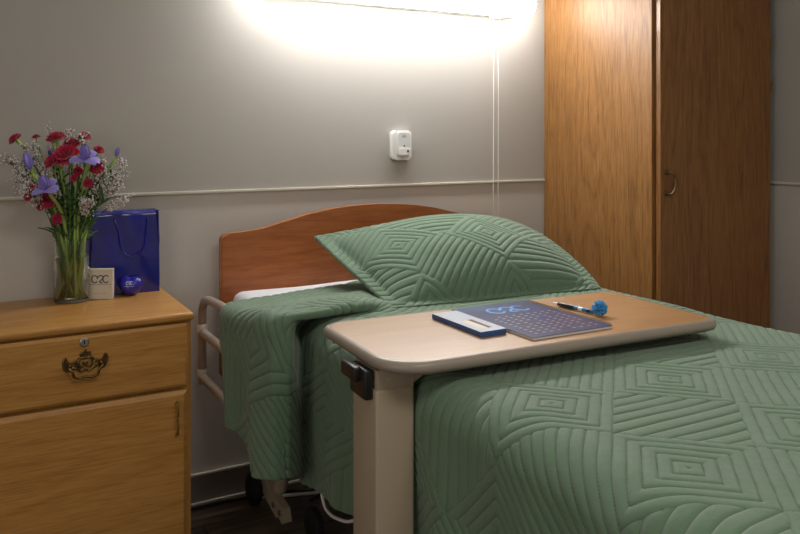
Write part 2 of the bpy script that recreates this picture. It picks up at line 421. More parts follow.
# headboard: arched panel with eased shoulders
hb = []
x0, x1 = .670, 1.700; zc = .868
hb += [(x0+.006, .40), (x0, .41), (x0, .812), (x0+.008, .824), (x0+.03, .828)]
prof = [(.06, .829), (.10, .832), (.14, .838), (.20, .853), (.28, .873), (.36, .886), (.44, .893), (.519, .8955)]
hb += [(x0+a, z) for a, z in prof]; hb += [(x1-a, z) for a, z in prof[-2::-1]]
hb += [(x1-.03, .828), (x1-.008, .824), (x1, .812), (x1, .41), (x1-.006, .40)]
b = BM(); prism(b, hb, .026, lambda a, c, d: (a, -.066-d, c))
bmesh.ops.bevel(b, geom=[e for e in b.edges if abs(e.verts[0].co.y-e.verts[1].co.y) < 1e-5], offset=.005, segments=3, affect='EDGES')
obj('headboard', b, M['cherry'], bed, 50)
b = BM()
for x_ in (.90, 1.46): box(b, x_-.02, x_+.02, -.0655, -.045, .20, .60, .002)
box(b, .70, 1.66, -.16, -.12, .40, .44, .004); box(b, .70, 1.66, -2.12, -2.08, .40, .44, .004)
box(b, .745, .785, -2.12, -.12, .40, .44, .004); box(b, 1.575, 1.615, -2.12, -.12, .40, .44, .004)
for x_ in (.88, 1.44): box(b, x_, x_+.04, -.13, -.04, .38, .42, .003)
obj('frame', b, M['beige'], bed)
b = BM(); box(b, .775, 1.64, -2.12, -.10, .445, .46, .003); obj('deck', b, M['beige'], bed)
# lower leg assemblies and casters
def leg(x_, y_, s):
    b = BM()
    tube(b, [(x_+.03, y_+s*.30, .40), (x_+.01, y_+s*.04, .16), (x_, y_, .125)], .020, 12)
    box(b, x_-.022, x_+.022, y_-.03, y_+.03, .095, .13, .006)
    lg = obj('leg', b, M['beige'], bed, True)
    b = BM()
    for sx in (-1, 1): prism(b, [(y_-.012, .112), (y_+.026, .112), (y_+.030*s+.012, .045), (y_+.030*s-.012, .045)][::1], .004, lambda a, c, d, sx=sx: (x_+sx*.018+d-.002, a, c))
    fk = obj('caster_fork', b, M['beige'], lg)
    b = BM(); lathe(b, [(.012, -.012), (.040, -.013), (.048, -.008), (.049, 0), (.048, .008), (.040, .013), (.012, .012)], 28, (x_, y_+.030*s, .0495), 'x'); obj('wheel', b, M['rubber'], lg, True)
for x_ in (.80, 1.55):
    if x_ > 1: leg(x_, -.17, -1)
    leg(x_, -1.95, 1)
b = BM(); tube(b, [(.80, -.40, .42), (.80, -.24, .10)], .02, 12); obj('leg', b, M['beige'], bed, True)
b = BM(); prism(b, [(-.075, .10), (-.12, .105), (-.20, .085), (-.30, .068), (-.315, .035), (-.29, .022), (-.265, .032), (-.245, .020), (-.22, .026), (-.10, .055), (-.075, .07)], .022, lambda a, c, d: (.786+d, a, c))
bb_ = obj('base_bar', b, M['beige'], bed)
for y_, z_ in ((-.235, .055), (-.285, .052)):
    b = BM(); lathe(b, [(.008, 0), (.008, -.006), (.004, -.008)], 12, (.786, y_, z_), 'x'); obj('bolt', b, M['steel'], bb_, True)
for x_, y_ in ((.770, -.095), (.845, -.385)):
    b = BM(); lathe(b, [(.012, -.014), (.036, -.015), (.046, -.009), (.048, 0), (.046, .009), (.036, .015), (.012, .014)], 28, (x_, y_, .0485), 'x'); obj('wheel', b, M['rubber'], bed, True)
for y_ in (-.17, -1.95):
    b = BM(); box(b, .817, 1.55, y_-.015, y_+.015, .135, .165, .005); obj('crossbar', b, M['beige'], bed)
b = BM(); box(b, 1.02, 1.32, -.62, -.34, .20, .39, .02); obj('motor_housing', b, M['black'], bed, True)
# side rail
RX = .620
b = BM()
path = bez([(RX, -.075, .385), (RX, -.070, .43), (RX, -.070, .58), (RX, -.085, .622), (RX, -.13, .643), (RX, -.30, .652), (RX, -.44, .652), (RX, -.50, .640), (RX, -.53, .60), (RX, -.53, .46), (RX, -.53, .415)], 6)
tube(b, path, .0125, 14)
for z_ in (.538, .405): tube(b, [(RX, -.07, z_), (RX, -.53, z_)], .0125, 14)
sr = obj('side_rail', b, M['rail'], bed, True)
for z_ in (.538, .405):
    for y_ in (-.07, -.53): b = BM(); lathe(b, [(.0135, -.012), (.0155, -.009), (.0155, .009), (.0135, .012)], 14, (RX, y_, z_+.012)); obj('collar', b, M['white'], sr, True)
for y_ in (-.22, -.46):
    b = BM(); tube(b, bez([(RX, y_, .405), (RX+.02, y_, .385), (RX+.07, y_, .40), (.746, y_, .42)], 5), .010, 10); obj('rail_bracket', b, M['rail'], sr, True)

# mattress with fitted sheet
def grid_mesh(name, P, m, parent=None, uv=None, wrap=False):
    """P: (nu,nv,3) numpy array"""
    nu, nv = P.shape[:2]
    me = bpy.data.meshes.new(name)
    idx = np.arange(nu*nv).reshape(nu, nv)
    a = idx[:-1, :-1].ravel(); b_ = idx[1:, :-1].ravel(); c = idx[1:, 1:].ravel(); d = idx[:-1, 1:].ravel()
    F = np.stack([a, b_, c, d], 1)
    me.vertices.add(nu*nv); me.vertices.foreach_set('co', P.reshape(-1).astype(np.float32))
    me.loops.add(F.size); me.loops.foreach_set('vertex_index', F.ravel().astype(np.int32))
    me.polygons.add(len(F)); me.polygons.foreach_set('loop_start', np.arange(0, F.size, 4, dtype=np.int32))
    me.polygons.foreach_set('loop_total', np.full(len(F), 4, np.int32))
    me.update(calc_edges=True); me.validate()
    if uv is not None:
        l = me.uv_layers.new(name='cloth'); l.data.foreach_set('uv', uv.reshape(-1, 2)[F.ravel()].ravel().astype(np.float32))
    return obj(name, me, m, parent, 'all')
mt = thing('mattress', 'thick mattress in a white fitted sheet, bare beside the headboard', 'mattress', (0, 0, 0))
b = BM(); box(b, .695, 1.655, -2.10, -.10, .462, .658, .032, 6)
bmesh.ops.subdivide_edges(b, edges=[e for e in b.edges if e.calc_length() > .3], cuts=24, use_grid_fill=True)
for v in b.verts:
    n_ = noise.noise(v.co*6)*.004
    v.co += V((0, 0, n_ if v.co.z > .6 else 0))
    k = min(1, max(0, (-v.co.y-.30)/.22)); k = k*k*(3-2*k)
    if v.co.x < 1.0: v.co.x += .075*k*(1.0-v.co.x)/.305
obj('fitted_sheet', b, M['sheet'], mt, 'all')

# ------------------------------------------------------------------ quilt
def sstep(a, b_, x):
    t_ = np.clip((x-a)/(b_-a), 0, 1); return t_*t_*(3-2*t_)
def fbm(x, y, s, seed=0):
    r = np.random.RandomState(seed); o = 0
    for k in range(7):
        a = r.rand()*PI*2; f = s*(.6+1.6*r.rand()); ph = r.rand()*7
        o = o+np.sin((x*np.cos(a)+y*np.sin(a))*f+ph+1.3*np.sin((x*np.sin(a)-y*np.cos(a))*f*.6+ph))
    return o/7
CX = 1.18
ztop = .668
ys_k = [-.30, -.33, -.45, -.55, -.60, -.63, -.67, -.71, -.78, -.95, -1.2, -1.6, -2.3]
xl_k = [.600, .600, .600, .606, .618, .650, .700, .732, .738, .738, .738, .735, .735]
yp_k = [-.30, -.33, -.46, -.60, -.675, -.685, -.60, -.56, -.66, -.95, -1.2, -1.6, -2.3]
hm_k = [.37, .375, .385, .325, .34, .34, .30, .265, .28, .315, .33, .32, .32]
NV, NU = 470, 430
vv = np.linspace(0, 1, NV)
P = np.zeros((NU, NV, 3)); UV = np.zeros((NU, NV, 2))
for j, y in enumerate(-.33-1.87*vv):
    xl = np.interp(-y, [-a for a in ys_k], xl_k); hm = np.interp(-y, [-a for a in ys_k], hm_k)
    xl += .006*math.sin(y*9+1)*(y < -.75)
    r_ = .028 if y > -.6 else .028+.032*min(1, (-.6-y)/.2)
    xr = 1.672
    pts = [(xl+.01*0, hm)]
    pts += [(xl, hm+(ztop-r_-hm)*k/10) for k in range(1, 11)]
    pts += [(xl+r_-r_*math.cos(a), ztop-r_+r_*math.sin(a)) for a in np.linspace(.12, PI/2, 12)]
    pts += [(x, ztop) for x in np.linspace(xl+r_+.01, xr-r_-.01, 30)]
    pts += [(xr-r_+r_*math.sin(a), ztop-r_+r_*math.cos(a)) for a in np.linspace(0, PI/2, 12)]
    pts += [(xr+.012*k/5, ztop-r_-(ztop-r_-.33)*k/10) for k in range(1, 11)]
    pts = np.array(pts); L = np.concatenate([[0], np.cumsum(np.hypot(*np.diff(pts, axis=0).T))])
    c0 = np.interp(CX, pts[:34, 0]*1.0+np.arange(34)*1e-6, L[:34]) if False else L[np.argmin(np.abs(pts[:, 0]-CX)+(pts[:, 1] < ztop-.01)*9)]
    k0 = np.argmin(np.abs(pts[:, 0]-CX)+(pts[:, 1] < ztop-.01)*9)
    off = c0-(pts[k0, 0]-CX)
    s_ = np.linspace(0, L[-1], NU)
    P[:, j, 0] = np.interp(s_, L, pts[:, 0]); P[:, j, 1] = y; P[:, j, 2] = np.interp(s_, L, pts[:, 1])
    UV[:, j, 0] = s_-off+CX; UV[:, j, 1] = y
    YP = 1
    ux = UV[:, j, 0]; f_ = sstep(1.04, .70, ux); P[:, j, 1] = y+f_*(np.interp(-y, [-a for a in ys_k], yp_k)-y)
    P[:, j, 2] += .034*np.interp(-y, [.33, .45, .56, .62, .70], [0, .25, 1, 1, 0])*sstep(1.12, .80, ux)*sstep(ztop-.08, ztop, P[:, j, 2])
# the head edge runs back towards the headboard in the middle and is pulled down at the left
cl = P[..., 0] ; xg = P[:, 0, 0]; zg = P[:, 0, 2]
ystart = np.interp(xg, [.56, .62, .69, .88, 1.00, 1.10, 1.18, 1.7], [-.345, -.345, -.320, -.290, -.25, -.20, -.150, -.150])
hang = np.clip((ztop-.05-zg)/.3, 0, 1)*(xg < .9); ystart = ystart-.02*hang
vn = vv[None, :]; Yn = ystart[:, None]*(1-vn)+(-2.20)*vn
yold = P[..., 1].copy(); yold0 = UV[..., 1].copy()
w_ = (1-vn)**3
P[..., 1] = yold+(ystart[:, None]+.33)*w_
ux = UV[..., 0].copy(); UV = np.stack([(ux-.845)*1.07, (yold0+(ystart[:, None]+.33)*w_+1.52)*1.07], -1)
def normals(P):
    du = np.gradient(P, axis=0); dv = np.gradient(P, axis=1)
    n = np.cross(dv, du); n /= np.linalg.norm(n, axis=2, keepdims=True)+1e-9
    return n
N = normals(P)
if N[NU//2, NV//2, 2] < 0: N = -N
X_, Y_, Z_ = P[..., 0], P[..., 1], P[..., 2]
side = np.clip((ztop-.03-Z_)/.25, 0, 1)*(X_ < 1.0)
top = sstep(ztop-.06, ztop-.01, Z_)
dsp = np.zeros_like(X_)
# long fold running from the pillow corner over the edge and down the hanging side
def ridge(cxs, cys, wdt, amp):
    yc = np.interp(ux, cxs, cys)
    return amp*np.exp(-((Y_-yc)/wdt)**2)
dsp += ridge([.90, .98, 1.10, 1.25], [-.52, -.44, -.38, -.34], .04, .012)*sstep(.88, 1.0, ux)*sstep(1.25, 1.1, ux)
smain = sstep(-.70, -.85, yold0)
dsp += side*(.008*np.sin(Y_*24+1.5*np.sin(Z_*7))+.004*np.sin(Y_*47+2))*smain+side*.010*np.sin(yold0*42+.6*np.sin(Z_*9))*(1-smain)*sstep(.66, .62, -yold0)
dsp += fbm(X_, Y_, 11, 3)*.0045*top+fbm(X_, Y_+Z_, 28, 5)*.0016
# wrinkles bunched up underneath the table
wr = np.exp(-((X_-.98)/.22)**2-((Y_+.98)/.11)**2)
dsp += wr*(.006+.006*np.sin(Y_*85+3*np.sin(X_*14)))*top
dsp = np.maximum(dsp, -.006*top-.02*(1-top))
PT = quilt_h(UV)
P += N*(dsp+PT*.0036)[..., None]
q = grid_mesh('quilt', P, M['quilt'], None, UV)
tag(q, 'sage green stitched quilt spread over the bed, hanging down its side', 'quilt')
sm = q.modifiers.new('thickness', 'SOLIDIFY'); sm.thickness = .007; sm.offset = -1

# ------------------------------------------------------------------ pillow in matching sham
TL, TR, BL, BR = V((.925, -.20, .812)), V((1.655, -.36, .798)), V((.955, -.630, .676)), V((1.612, -.690, .674))
n = 150; a = np.linspace(-1, 1, n); S_, T_ = np.meshgrid(a, a, indexing='ij')
s01, t01 = (S_+1)/2, (T_+1)/2
pinch = .0
base = sum(np.array(c)[None, None, :]*wt[..., None] for c, wt in ((TL, (1-s01)*t01), (TR, s01*t01), (BL, (1-s01)*(1-t01)), (BR, s01*(1-t01))))
rt = np.array((TR-TL).normalized()); upv = np.array(((TL-BL)+(TR-BR)).normalized()); nn = np.cross(rt, upv); nn /= np.linalg.norm(nn)
ctr = base.mean((0, 1))
# edges bow: top edge lifts between the ears
base += rt*(.02*(1-T_**2)*np.clip(S_, 0, 1)**2)[..., None]
base += np.array((0, .0, 1.0))*((.056+.030*S_)*(1-S_**2)*np.clip(T_, 0, 1)**1.5)[..., None]
fl = .90
si = np.clip(S_/fl, -1, 1); ti = np.clip(T_/fl, -1, 1)
prof_ = ((1-si**2)**.62)*((1-ti**2)**.62)
puff = quilt_h(np.stack([S_*.38+.237, T_*.26-.14], -1))
UVp = np.stack([S_*.38+.237, T_*.26-.14], -1)
wrk = fbm(S_, T_, 5, 9)*.004
F_ = base+nn*(prof_*.105+.004+puff*.0030+wrk*(.3+prof_))[..., None]
B_ = base-nn*(prof_*.050+.003)[..., None]
B_[..., 2] = np.maximum(B_[..., 2], .6735)
FB = np.concatenate([F_, B_[:, ::-1]], axis=1)   # closed around top edge
UVb = np.concatenate([UVp, UVp[:, ::-1]], axis=1)
FB = np.concatenate([FB, FB[:, :1]], axis=1); UVb = np.concatenate([UVb, UVb[:, :1]], axis=1)
pil = grid_mesh('pillow', FB, M['quilt'], None, UVb)
bmx = bmesh.new(); bmx.from_mesh(pil.data); bmesh.ops.remove_doubles(bmx, verts=bmx.verts, dist=1e-5)
bmesh.ops.holes_fill(bmx, edges=bmx.edges, sides=0); bmesh.ops.recalc_face_normals(bmx, faces=bmx.faces); bmx.to_mesh(pil.data); bmx.free()
tag(pil, 'plump pillow in a green quilted sham leaning near the headboard', 'pillow')

# ------------------------------------------------------------------ overbed table
ZT = .724; TX0, TX1, TY0, TY1 = .652, 1.432, -1.204, -.862
tb = thing('overbed_table', 'overbed table with wood laminate top on a beige column', 'table', (0, 0, 0))
def top_outline(o):
    x0, x1, y0, y1 = TX0-o, TX1+o, TY0-o, TY1+o; pts = []
    for cx_, cy_, r, a0 in ((x1-.030, y1-.030, .030+o, 0), (x0+.045, y1-.045, .045+o, 90), (x0+.085, y0+.085, .085+o, 180), (x1-.030, y0+.030, .030+o, 270)):
        for k in range(13):
            a = math.radians(a0+7.5*k); pts.append((cx_+(r)*math.cos(a) if True else 0, cy_+r*math.sin(a)))
    return pts
b = BM(); prism(b, top_outline(-.0018), .024, lambda a, c, d: (a, c, ZT-.024+d)); obj('tabletop', b, M['oak_top'], tb, 30)
b = BM(); pr = [(-.0015, .0002), (.0005, .0001), (.0030, -.0025), (.0045, -.008), (.0045, -.014), (.003, -.020), (-.001, -.0245), (-.006, -.0250), (-.006, -.0243), (-.0015, -.0242)]
rings = []
out = {}
for o_, z_ in pr: rings.append([b.verts.new((x, y, ZT+z_)) for x, y in top_outline(o_)])
for i in range(len(rings)):
    A, B = rings[i], rings[(i+1) % len(rings)]
    for k in range(len(A)): b.faces.new((A[k], A[(k+1) % len(A)], B[(k+1) % len(A)], B[k]))
obj('edge_moulding', b, M['tmould'], tb, 50)
b = BM(); box(b, .650, .728, -1.139, -1.030, .10, .662, .006, 3)
obj('column', b, M['beige'], tb, 40)
b = BM(); box(b, .654, .724, -1.135, -1.034, .655, .6965, .004)
# triangular gusset and carrier arm below the top
prism(b, [(.650, .6965), (.728, .64), (.728, .6965)][::-1], .10, lambda a, c, d: (a if a > .66 else .655, -1.134+d, c))
prism(b, [(.7245, .662), (.79, .6965), (.7245, .6965)], .09, lambda a, c, d: (a, -1.13+d, c))
obj('top_bracket', b, M['beige'], tb, 40)
b = BM(); box(b, .72, 1.20, -1.11, -1.06, .688, .6975, .002); obj('support_arm', b, M['beige'], tb)
b = BM(); box(b, .640, 1.36, -1.115, -1.055, .055, .10, .008); box(b, .660, .720, -1.38, -.80, .05, .098, .01); obj('base', b, M['beige'], tb, 40)
for x_, y_ in ((.69, -1.33), (.69, -.85), (1.32, -1.085)):
    b = BM(); lathe(b, [(.006, -.010), (.024, -.010), (.025, 0), (.024, .010), (.006, .010)], 20, (x_, y_, .0255), 'x'); box(b, x_-.005, x_+.005, y_-.010, y_+.010, .026, .056); obj('caster', b, M['rubber'], tb, True)
# release lever housing
b = BM(); box(b, .633, .6495, -1.128, -1.055, .643, .6975, .004, 3); box(b, .621, .636, -1.105, -1.040, .672, .6985, .004, 3)
obj('height_lever', b, M['black'], tb, True)

pv = V((.66, -1.06, 0)); rz_ = -.050
tb.rotation_euler = (0, 0, rz_); tb.location = pv-Matrix.Rotation(rz_, 3, 'Z') @ pv
# --- notebook, box and pen
ZN = ZT+.0008
a0 = math.atan2(-1.162+.891, .988-1.013)
def frame2(o, ux, uy):   # local 2D frame on the table
    return lambda a, c, d: V((o[0]+ux[0]*a+uy[0]*c, o[1]+ux[1]*a+uy[1]*c, ZN+d))
nb_ang = math.atan2(1.193-1.213, 1.146-.880)
uy = V((math.sin(-.08), math.cos(-.08))); uy = V((-.065, .998)).normalized()*-1; uy = V(uy)   # along binding, towards the camera
uy = V((.075, -.997)); ux = V((.997, .075))
ux = V((1, -.01)); uy = V((.01, -1)); O = V((.958, -.906))
g = frame2(O, ux, uy)
NW, NL = .208, .284
nb = thing('notebook', 'dark blue spiral notebook with a dotted cover on the overbed table', 'notebook', (0, 0, 0))
b = BM(); prism(b, [(0, 0), (NW-.004, 0), (NW-.004, NL), (0, NL)][::-1], .0045, g); obj('pages', b, M['pap'], nb)
mc = mat('cover_blue', (.03, .04, .10), .3, coat=.2); t = NT(mc)
tcx = t.coord((1, 1, 1)); nf = t.noise(tcx, 9, 2)
t.link(t.ramp(nf, [(.35, (.035, .06, .19)), (.5, (.055, .065, .17)), (.65, (.045, .11, .28))]), t.b.inputs['Base Color'])
b = BM(); prism(b, [(-.001, -.001), (NW-.003, -.001), (NW-.003, NL+.001), (-.001, NL+.001)][::-1], .001, lambda a, c, d: g(a, c, d+.0045)); cv = obj('cover', b, mc, nb)
b = BM()
M['gold'] = mat('pale_print', (.62, .55, .52), .5)
for i in range(9):
    for j in range(10):
        x = .024+i*.0195; y = .112+j*.0162
        if (i*7+j*3) % 11 == 0: continue
        prism(b, [(x, y), (x+.0065, y+.001), (x+.0065, y+.0042), (x, y+.0032)][::-1], .0003, lambda a, c, d: g(a, c, d+.0055))
obj('dot_print', b, M['gold'], cv)
M['lblue'] = mat('light_blue_print', (.14, .42, .95), .4)
b = BM(); logo(b, .052, .006, .0003, lambda a, c, d: g(.110+a, .062-c, .0055+d)); obj('logo_print', b, M['lblue'], cv)
b = BM()
for k in range(44):
    c_ = .008+k*(NL-.016)/43
    tube(b, [g(NW-.002+.0045*math.cos(q_), c_+.0015*q_/6, .004+.0042*math.sin(q_)) for q_ in np.linspace(-.75, PI+.7, 12)], .0006, 5)
obj('spiral_binding', b, M['black'], nb)
# slim box
bo = thing('presentation_box', 'slim white and blue box with a window, lying beside the notebook', 'box', (0, 0, 0))
O2 = V((.886, -.940)); ux2 = V((.2686, -.963)).normalized(); ux2 = V((.0, -1)); uy2 = V((-ux2.y, ux2.x))
h2 = lambda a, c, d: V((O2.x+ux2.x*a+uy2.x*c, O2.y+ux2.y*a+uy2.y*c, ZN+d))
M['boxblue'] = mat('box_blue', (.03, .10, .30), .4); M['boxtop'] = mat('box_top', (.58, .63, .74), .35)
BLn, BWn = .182, .062
b = BM(); prism(b, [(0, 0), (BLn, 0), (BLn, BWn), (0, BWn)], .010, h2); bx_ = obj('tray', b, M['boxblue'], bo)
b = BM(); A = [(0, 0), (BLn, 0), (BLn, BWn), (0, BWn)]; I = [(.085, .018), (.160, .018), (.160, .044), (.085, .044)]
vo = [[b.verts.new(h2(x, y, z)) for x, y in R] for z in (.0101, .0108) for R in (A, I)]
for k in range(4):
    k2 = (k+1) % 4
    b.faces.new((vo[2][k], vo[2][k2], vo[3][k2], vo[3][k])); b.faces.new((vo[0][k2], vo[0][k], vo[1][k], vo[1][k2]))
    b.faces.new((vo[0][k], vo[0][k2], vo[2][k2], vo[2][k])); b.faces.new((vo[1][k2], vo[1][k], vo[3][k], vo[3][k2]))
obj('lid', b, M['boxtop'], bo)
M['cream'] = mat('cream', (.72, .66, .52), .5); M['maroon'] = mat('maroon', (.12, .02, .015), .5)
b = BM(); prism(b, [(.085, .018), (.160, .018), (.160, .034), (.085, .034)], .0004, lambda a, c, d: h2(a, c, .0101+d)); obj('insert', b, M['cream'], bx_)
b = BM(); prism(b, [(.085, .0345), (.160, .0345), (.160, .044), (.085, .044)], .0004, lambda a, c, d: h2(a, c, .0101+d)); obj('insert_band', b, M['maroon'], bx_)
# pen
pn = thing('pen', 'ballpoint pen with a fluffy blue pompom end beside the notebook', 'pen', (0, 0, 0))
pa, pb_ = V((1.204, -.962, ZT+.0062)), V((1.220, -1.090, ZT+.0062))
dn = (pb_-pa).normalized(); Rm = dn.to_track_quat('Z', 'Y').to_matrix()
def pen_part(name, prof, m, par=pn):
    b = BM(); lathe(b, prof, 18); bmesh.ops.transform(b, matrix=Matrix.Translation(pa) @ Rm.to_4x4(), verts=b.verts); return obj(name, b, m, par, True)
pen_part('tip', [(.0007, -.002), (.0012, .0), (.0035, .012), (.004, .016)], M['white'])
pen_part('grip', [(.004, .0162), (.0056, .026), (.0058, .05), (.0050, .066)], M['black'])
brl = pen_part('barrel', [(.0048, .0662), (.0046, .118), (.003, .124)], M['penblue'])
pen_part('white_band', [(.0049, .078), (.0049, .090)], M['white'], brl)
pen_part('silver_band', [(.0050, .104), (.0050, .112)], M['black'], brl)
b = BM(); cp = pb_+V((.003, -.006, .011)); R = random.Random(4)
bmesh.ops.create_icosphere(b, subdivisions=2, radius=.010, matrix=Matrix.Translation(cp))
for k in range(170):
    z = 1-2*(k+.5)/170; a = k*2.39996; d = V((math.sqrt(1-z*z)*math.cos(a), math.sqrt(1-z*z)*math.sin(a), z))
    e = (d+V((R.uniform(-.3, .3), R.uniform(-.3, .3), R.uniform(-.3, .3)))).normalized()
    p0 = cp+d*.008; p2 = cp+e*.0172; p2.z = max(p2.z, ZT+.0012); p0.z = max(p0.z, ZT+.002)
    tube(b, [p0, (p0+p2)/2+d*.001, p2], [.0014, .0015, .0012], 5)
obj('pompom', b, M['pom'], pn, 'all')

# ------------------------------------------------------------------ items on the nightstand
ZS = .671
def cam_pt(px, py, depth):
    v = (136-py)/780; u = (px-400)/780
    return V((0, -2.379, 1.12))+(FW+RT*u)*depth+V((0, 0, v*depth))
VX, VY = .259, -.090; WD = (V((VX, VY, 0))-V((0, -2.379, 0))).dot(FW)
# gift bag
t = thing('gift_bag', 'glossy royal blue paper gift bag with rope handle, standing on the nightstand', 'gift bag', (0, 0, 0))
BX0, BX1, BY0, BY1, BZ = .312, .497, -.066, -.010, .906
b = BM()
def gz(x): return BZ-.002*(x-BX0)/.19
box(b, BX0, BX1, BY0, BY1, ZS+.0005, BZ, 0)
tf = [f for f in b.faces if f.normal.z > .9]; bmesh.ops.delete(b, geom=tf, context='FACES_ONLY')
ed = [e for e in b.edges if abs(e.verts[0].co.z-e.verts[1].co.z) > .05 or abs(e.verts[0].co.x-e.verts[1].co.x) > .1]
bmesh.ops.subdivide_edges(b, edges=b.edges, cuts=14, use_grid_fill=True)
for v in b.verts:
    x, y, z = v.co; k = (z-ZS)/(BZ-ZS)
    if y < BY0+.001: v.co.y += .004*math.sin(x*60+z*20)*k*math.sin(PI*(x-BX0)/(BX1-BX0))+.012*k*k
    if abs(y-BY1) > .001 and abs(y-BY0) > .001:
        f_ = 1-abs((y-(BY0+BY1)/2)/((BY1-BY0)/2)); v.co.x += (.018*f_*k)*(1 if x < .4 else -1)
bag = obj('bag_body', b, M['bag'], t, 30); md = bag.modifiers.new('paper', 'SOLIDIFY'); md.thickness = .0012; md.offset = -1
for yy, nm in ((BY0+.008, 'front'), (BY1-.001, 'back')):
    b = BM(); sgn = -1 if nm == 'front' else 0
    x1_, x2_ = .372, .462
    if nm == 'front':
        pts = bez([(x1_, yy+.000, BZ-.022), (x1_+.002, yy-.006, BZ-.026), (x1_+.012, yy-.012, BZ-.060), (x1_+.020, yy-.013, BZ-.105), (x1_+.043, yy-.014, BZ-.128), (x2_-.010, yy-.013, BZ-.108), (x2_-.001, yy-.010, BZ-.060), (x2_+.002, yy-.006, BZ-.026), (x2_, yy, BZ-.022)], 8)
    else:
        pts = bez([(x1_, yy-.002, BZ-.02), (x1_+.012, yy-.006, BZ-.06), (x1_+.045, yy-.010, BZ-.12), (x2_-.010, yy-.006, BZ-.06), (x2_, yy-.002, BZ-.02)], 8)
    tube(b, pts, .0017, 8); obj('rope_handle', b, M['ball'], t, True)
# card box with monogram
t = thing('card_box', 'small ivory box with a dark monogram standing before the gift bag', 'box', (.332, -.100, ZS+.0005), -.42)
b = BM(); box(b, -.033, .033, -.009, .009, 0, .083, .001); cb = obj('carton', b, M['ivory'], t)
fm = lambda a, c, d: V((a, -.0091-d, c))
b = BM(); logo(b, .0235, .0030, .0003, lambda a, c, d: fm(a+.0012, .0555+c, d)); ribbon(b, [(-.030, .041), (.030, .041)], .0008, .0003, fm); obj('monogram', b, M['ink'], cb)
M['grey'] = mat('grey_ink', (.35, .33, .30), .6)
b = BM()
R = random.Random(2); x = -.019
while x < .019:
    w2 = R.uniform(.002, .006); ribbon(b, [(x, .017), (x+w2, .017)], .0012, .0002, fm); x += w2+.0012
obj('small_print', b, M['grey'], cb)
# heart-shaped ball
t = thing('stress_ball', 'small royal blue heart-shaped ball beside the ivory box', 'ball', (.413, -.092, ZS+.0005), -.35)
b = BM(); bmesh.ops.create_uvsphere(b, u_segments=48, v_segments=32, radius=1)
for v in b.verts:
    x, y, z = v.co
    zz = z*.93+.24*abs(x)**1.1*math.exp(-(y*1.2)**2)*(1 if z > -.2 else max(0, 1+(z+.2)*1.6))-(.10*math.exp(-(x*4)**2) if z > 0 else 0)
    xx = x*(1.0+.06*z); s_ = 1 if z > 0 else 1-.16*abs(z)**1.5
    v.co = V((xx*s_*.0315, y*s_*.027, zz*.029))
zm = min(v.co.z for v in b.verts)
for v in b.verts: v.co.z = max(v.co.z-zm-.0012, 0)
bl = obj('ball_body', b, M['ball'], t, 'all')
M['lilac'] = mat('pale_print_blue', (.55, .58, .9), .5)
def onball(a, c, d): 
    return V((a, -math.sqrt(max(0, 1-(a/.0315)**2-((c-.030)/.030)**2))*.0268-.0004-d, c))
b = BM(); logo(b, .009, .0018, .0003, lambda a, c, d: onball(a, .039+c, d)); ribbon(b, [(-.012+k*.002, .030) for k in range(13)], .0010, .0002, onball); obj('monogram', b, M['lilac'], bl)
# vase
t = thing('vase', 'clear glass cylinder vase half filled with water, on the nightstand', 'vase', (VX, VY, ZS+.0005))
R0 = .0455; HV = .168
b = BM(); lathe(b, [(.0001, 0), (R0-.003, 0), (R0, .003), (R0, HV-.001), (R0-.0012, HV), (R0-.0024, HV-.001), (R0-.0026, .012), (R0-.006, .009), (.0001, .009)], 56); obj('glass', b, M['glass'], t, 50)
b = BM(); lathe(b, [(.0001, .0092), (R0-.0062, .0092), (R0-.0028, .0125), (R0-.0027, .122), (.0001, .122)], 56); obj('water', b, M['water'], t, 50)

# ------------------------------------------------------------------ flowers
Rf = random.Random(11)
base_pts = []
def stem_path(tip, k):
    """stem from inside the vase bottom, through the neck, to tip"""
    a = k*2.39996; neck = V((VX, VY, ZS+HV))
    off = V((tip.x-VX, tip.y-VY, 0)); o = off.normalized() if off.length > .01 else V((0, 0, 0))
    nr = min(.037, .018+off.length*.22)
    np_ = neck+o*nr+V((math.cos(a), math.sin(a), 0))*.005
    bp = V((VX, VY, ZS+.014))-o*(.004+.012*((k*7) % 5)/4)+V((math.cos(a), math.sin(a), 0))*.018
    midp = np_.lerp(tip, .5)+V((0, 0, .016))-o*.012
    return bez([bp, bp.lerp(np_, .5), np_, midp, tip], 6)
def petal(bm, o, d, up, L, W, curl, ruff=0, n=6, seed=0):
    """petal from o in direction d, cupped along up"""
    sd = d.cross(up).normalized(); rows = []
    for i in range(n+1):
        u = i/n; wd = W*math.sin(PI*min(1, .12+u*.80))**.8 if ruff == 0 else W*(.15+.85*u**.8)
        row = []
        for j in range(-3, 4):
            v = j/3
            p = o+d*(L*(math.sin(u*curl)/curl if curl else u))+up*(L*((1-math.cos(u*curl))/curl if curl else 0))
            p = p+sd*(wd*v)+up*(abs(v)**2*W*.25*(1 if ruff == 0 else .3))
            if ruff: p = p+up*(ruff*u*math.sin(v*7+seed))+d*(ruff*.8*u*math.sin(v*11+seed*2))
            row.append(bm.verts.new(p))
        rows.append(row)
    for A, B in zip(rows, rows[1:]):
        for j in range(6): bm.faces.new((A[j], A[j+1], B[j+1], B[j]))
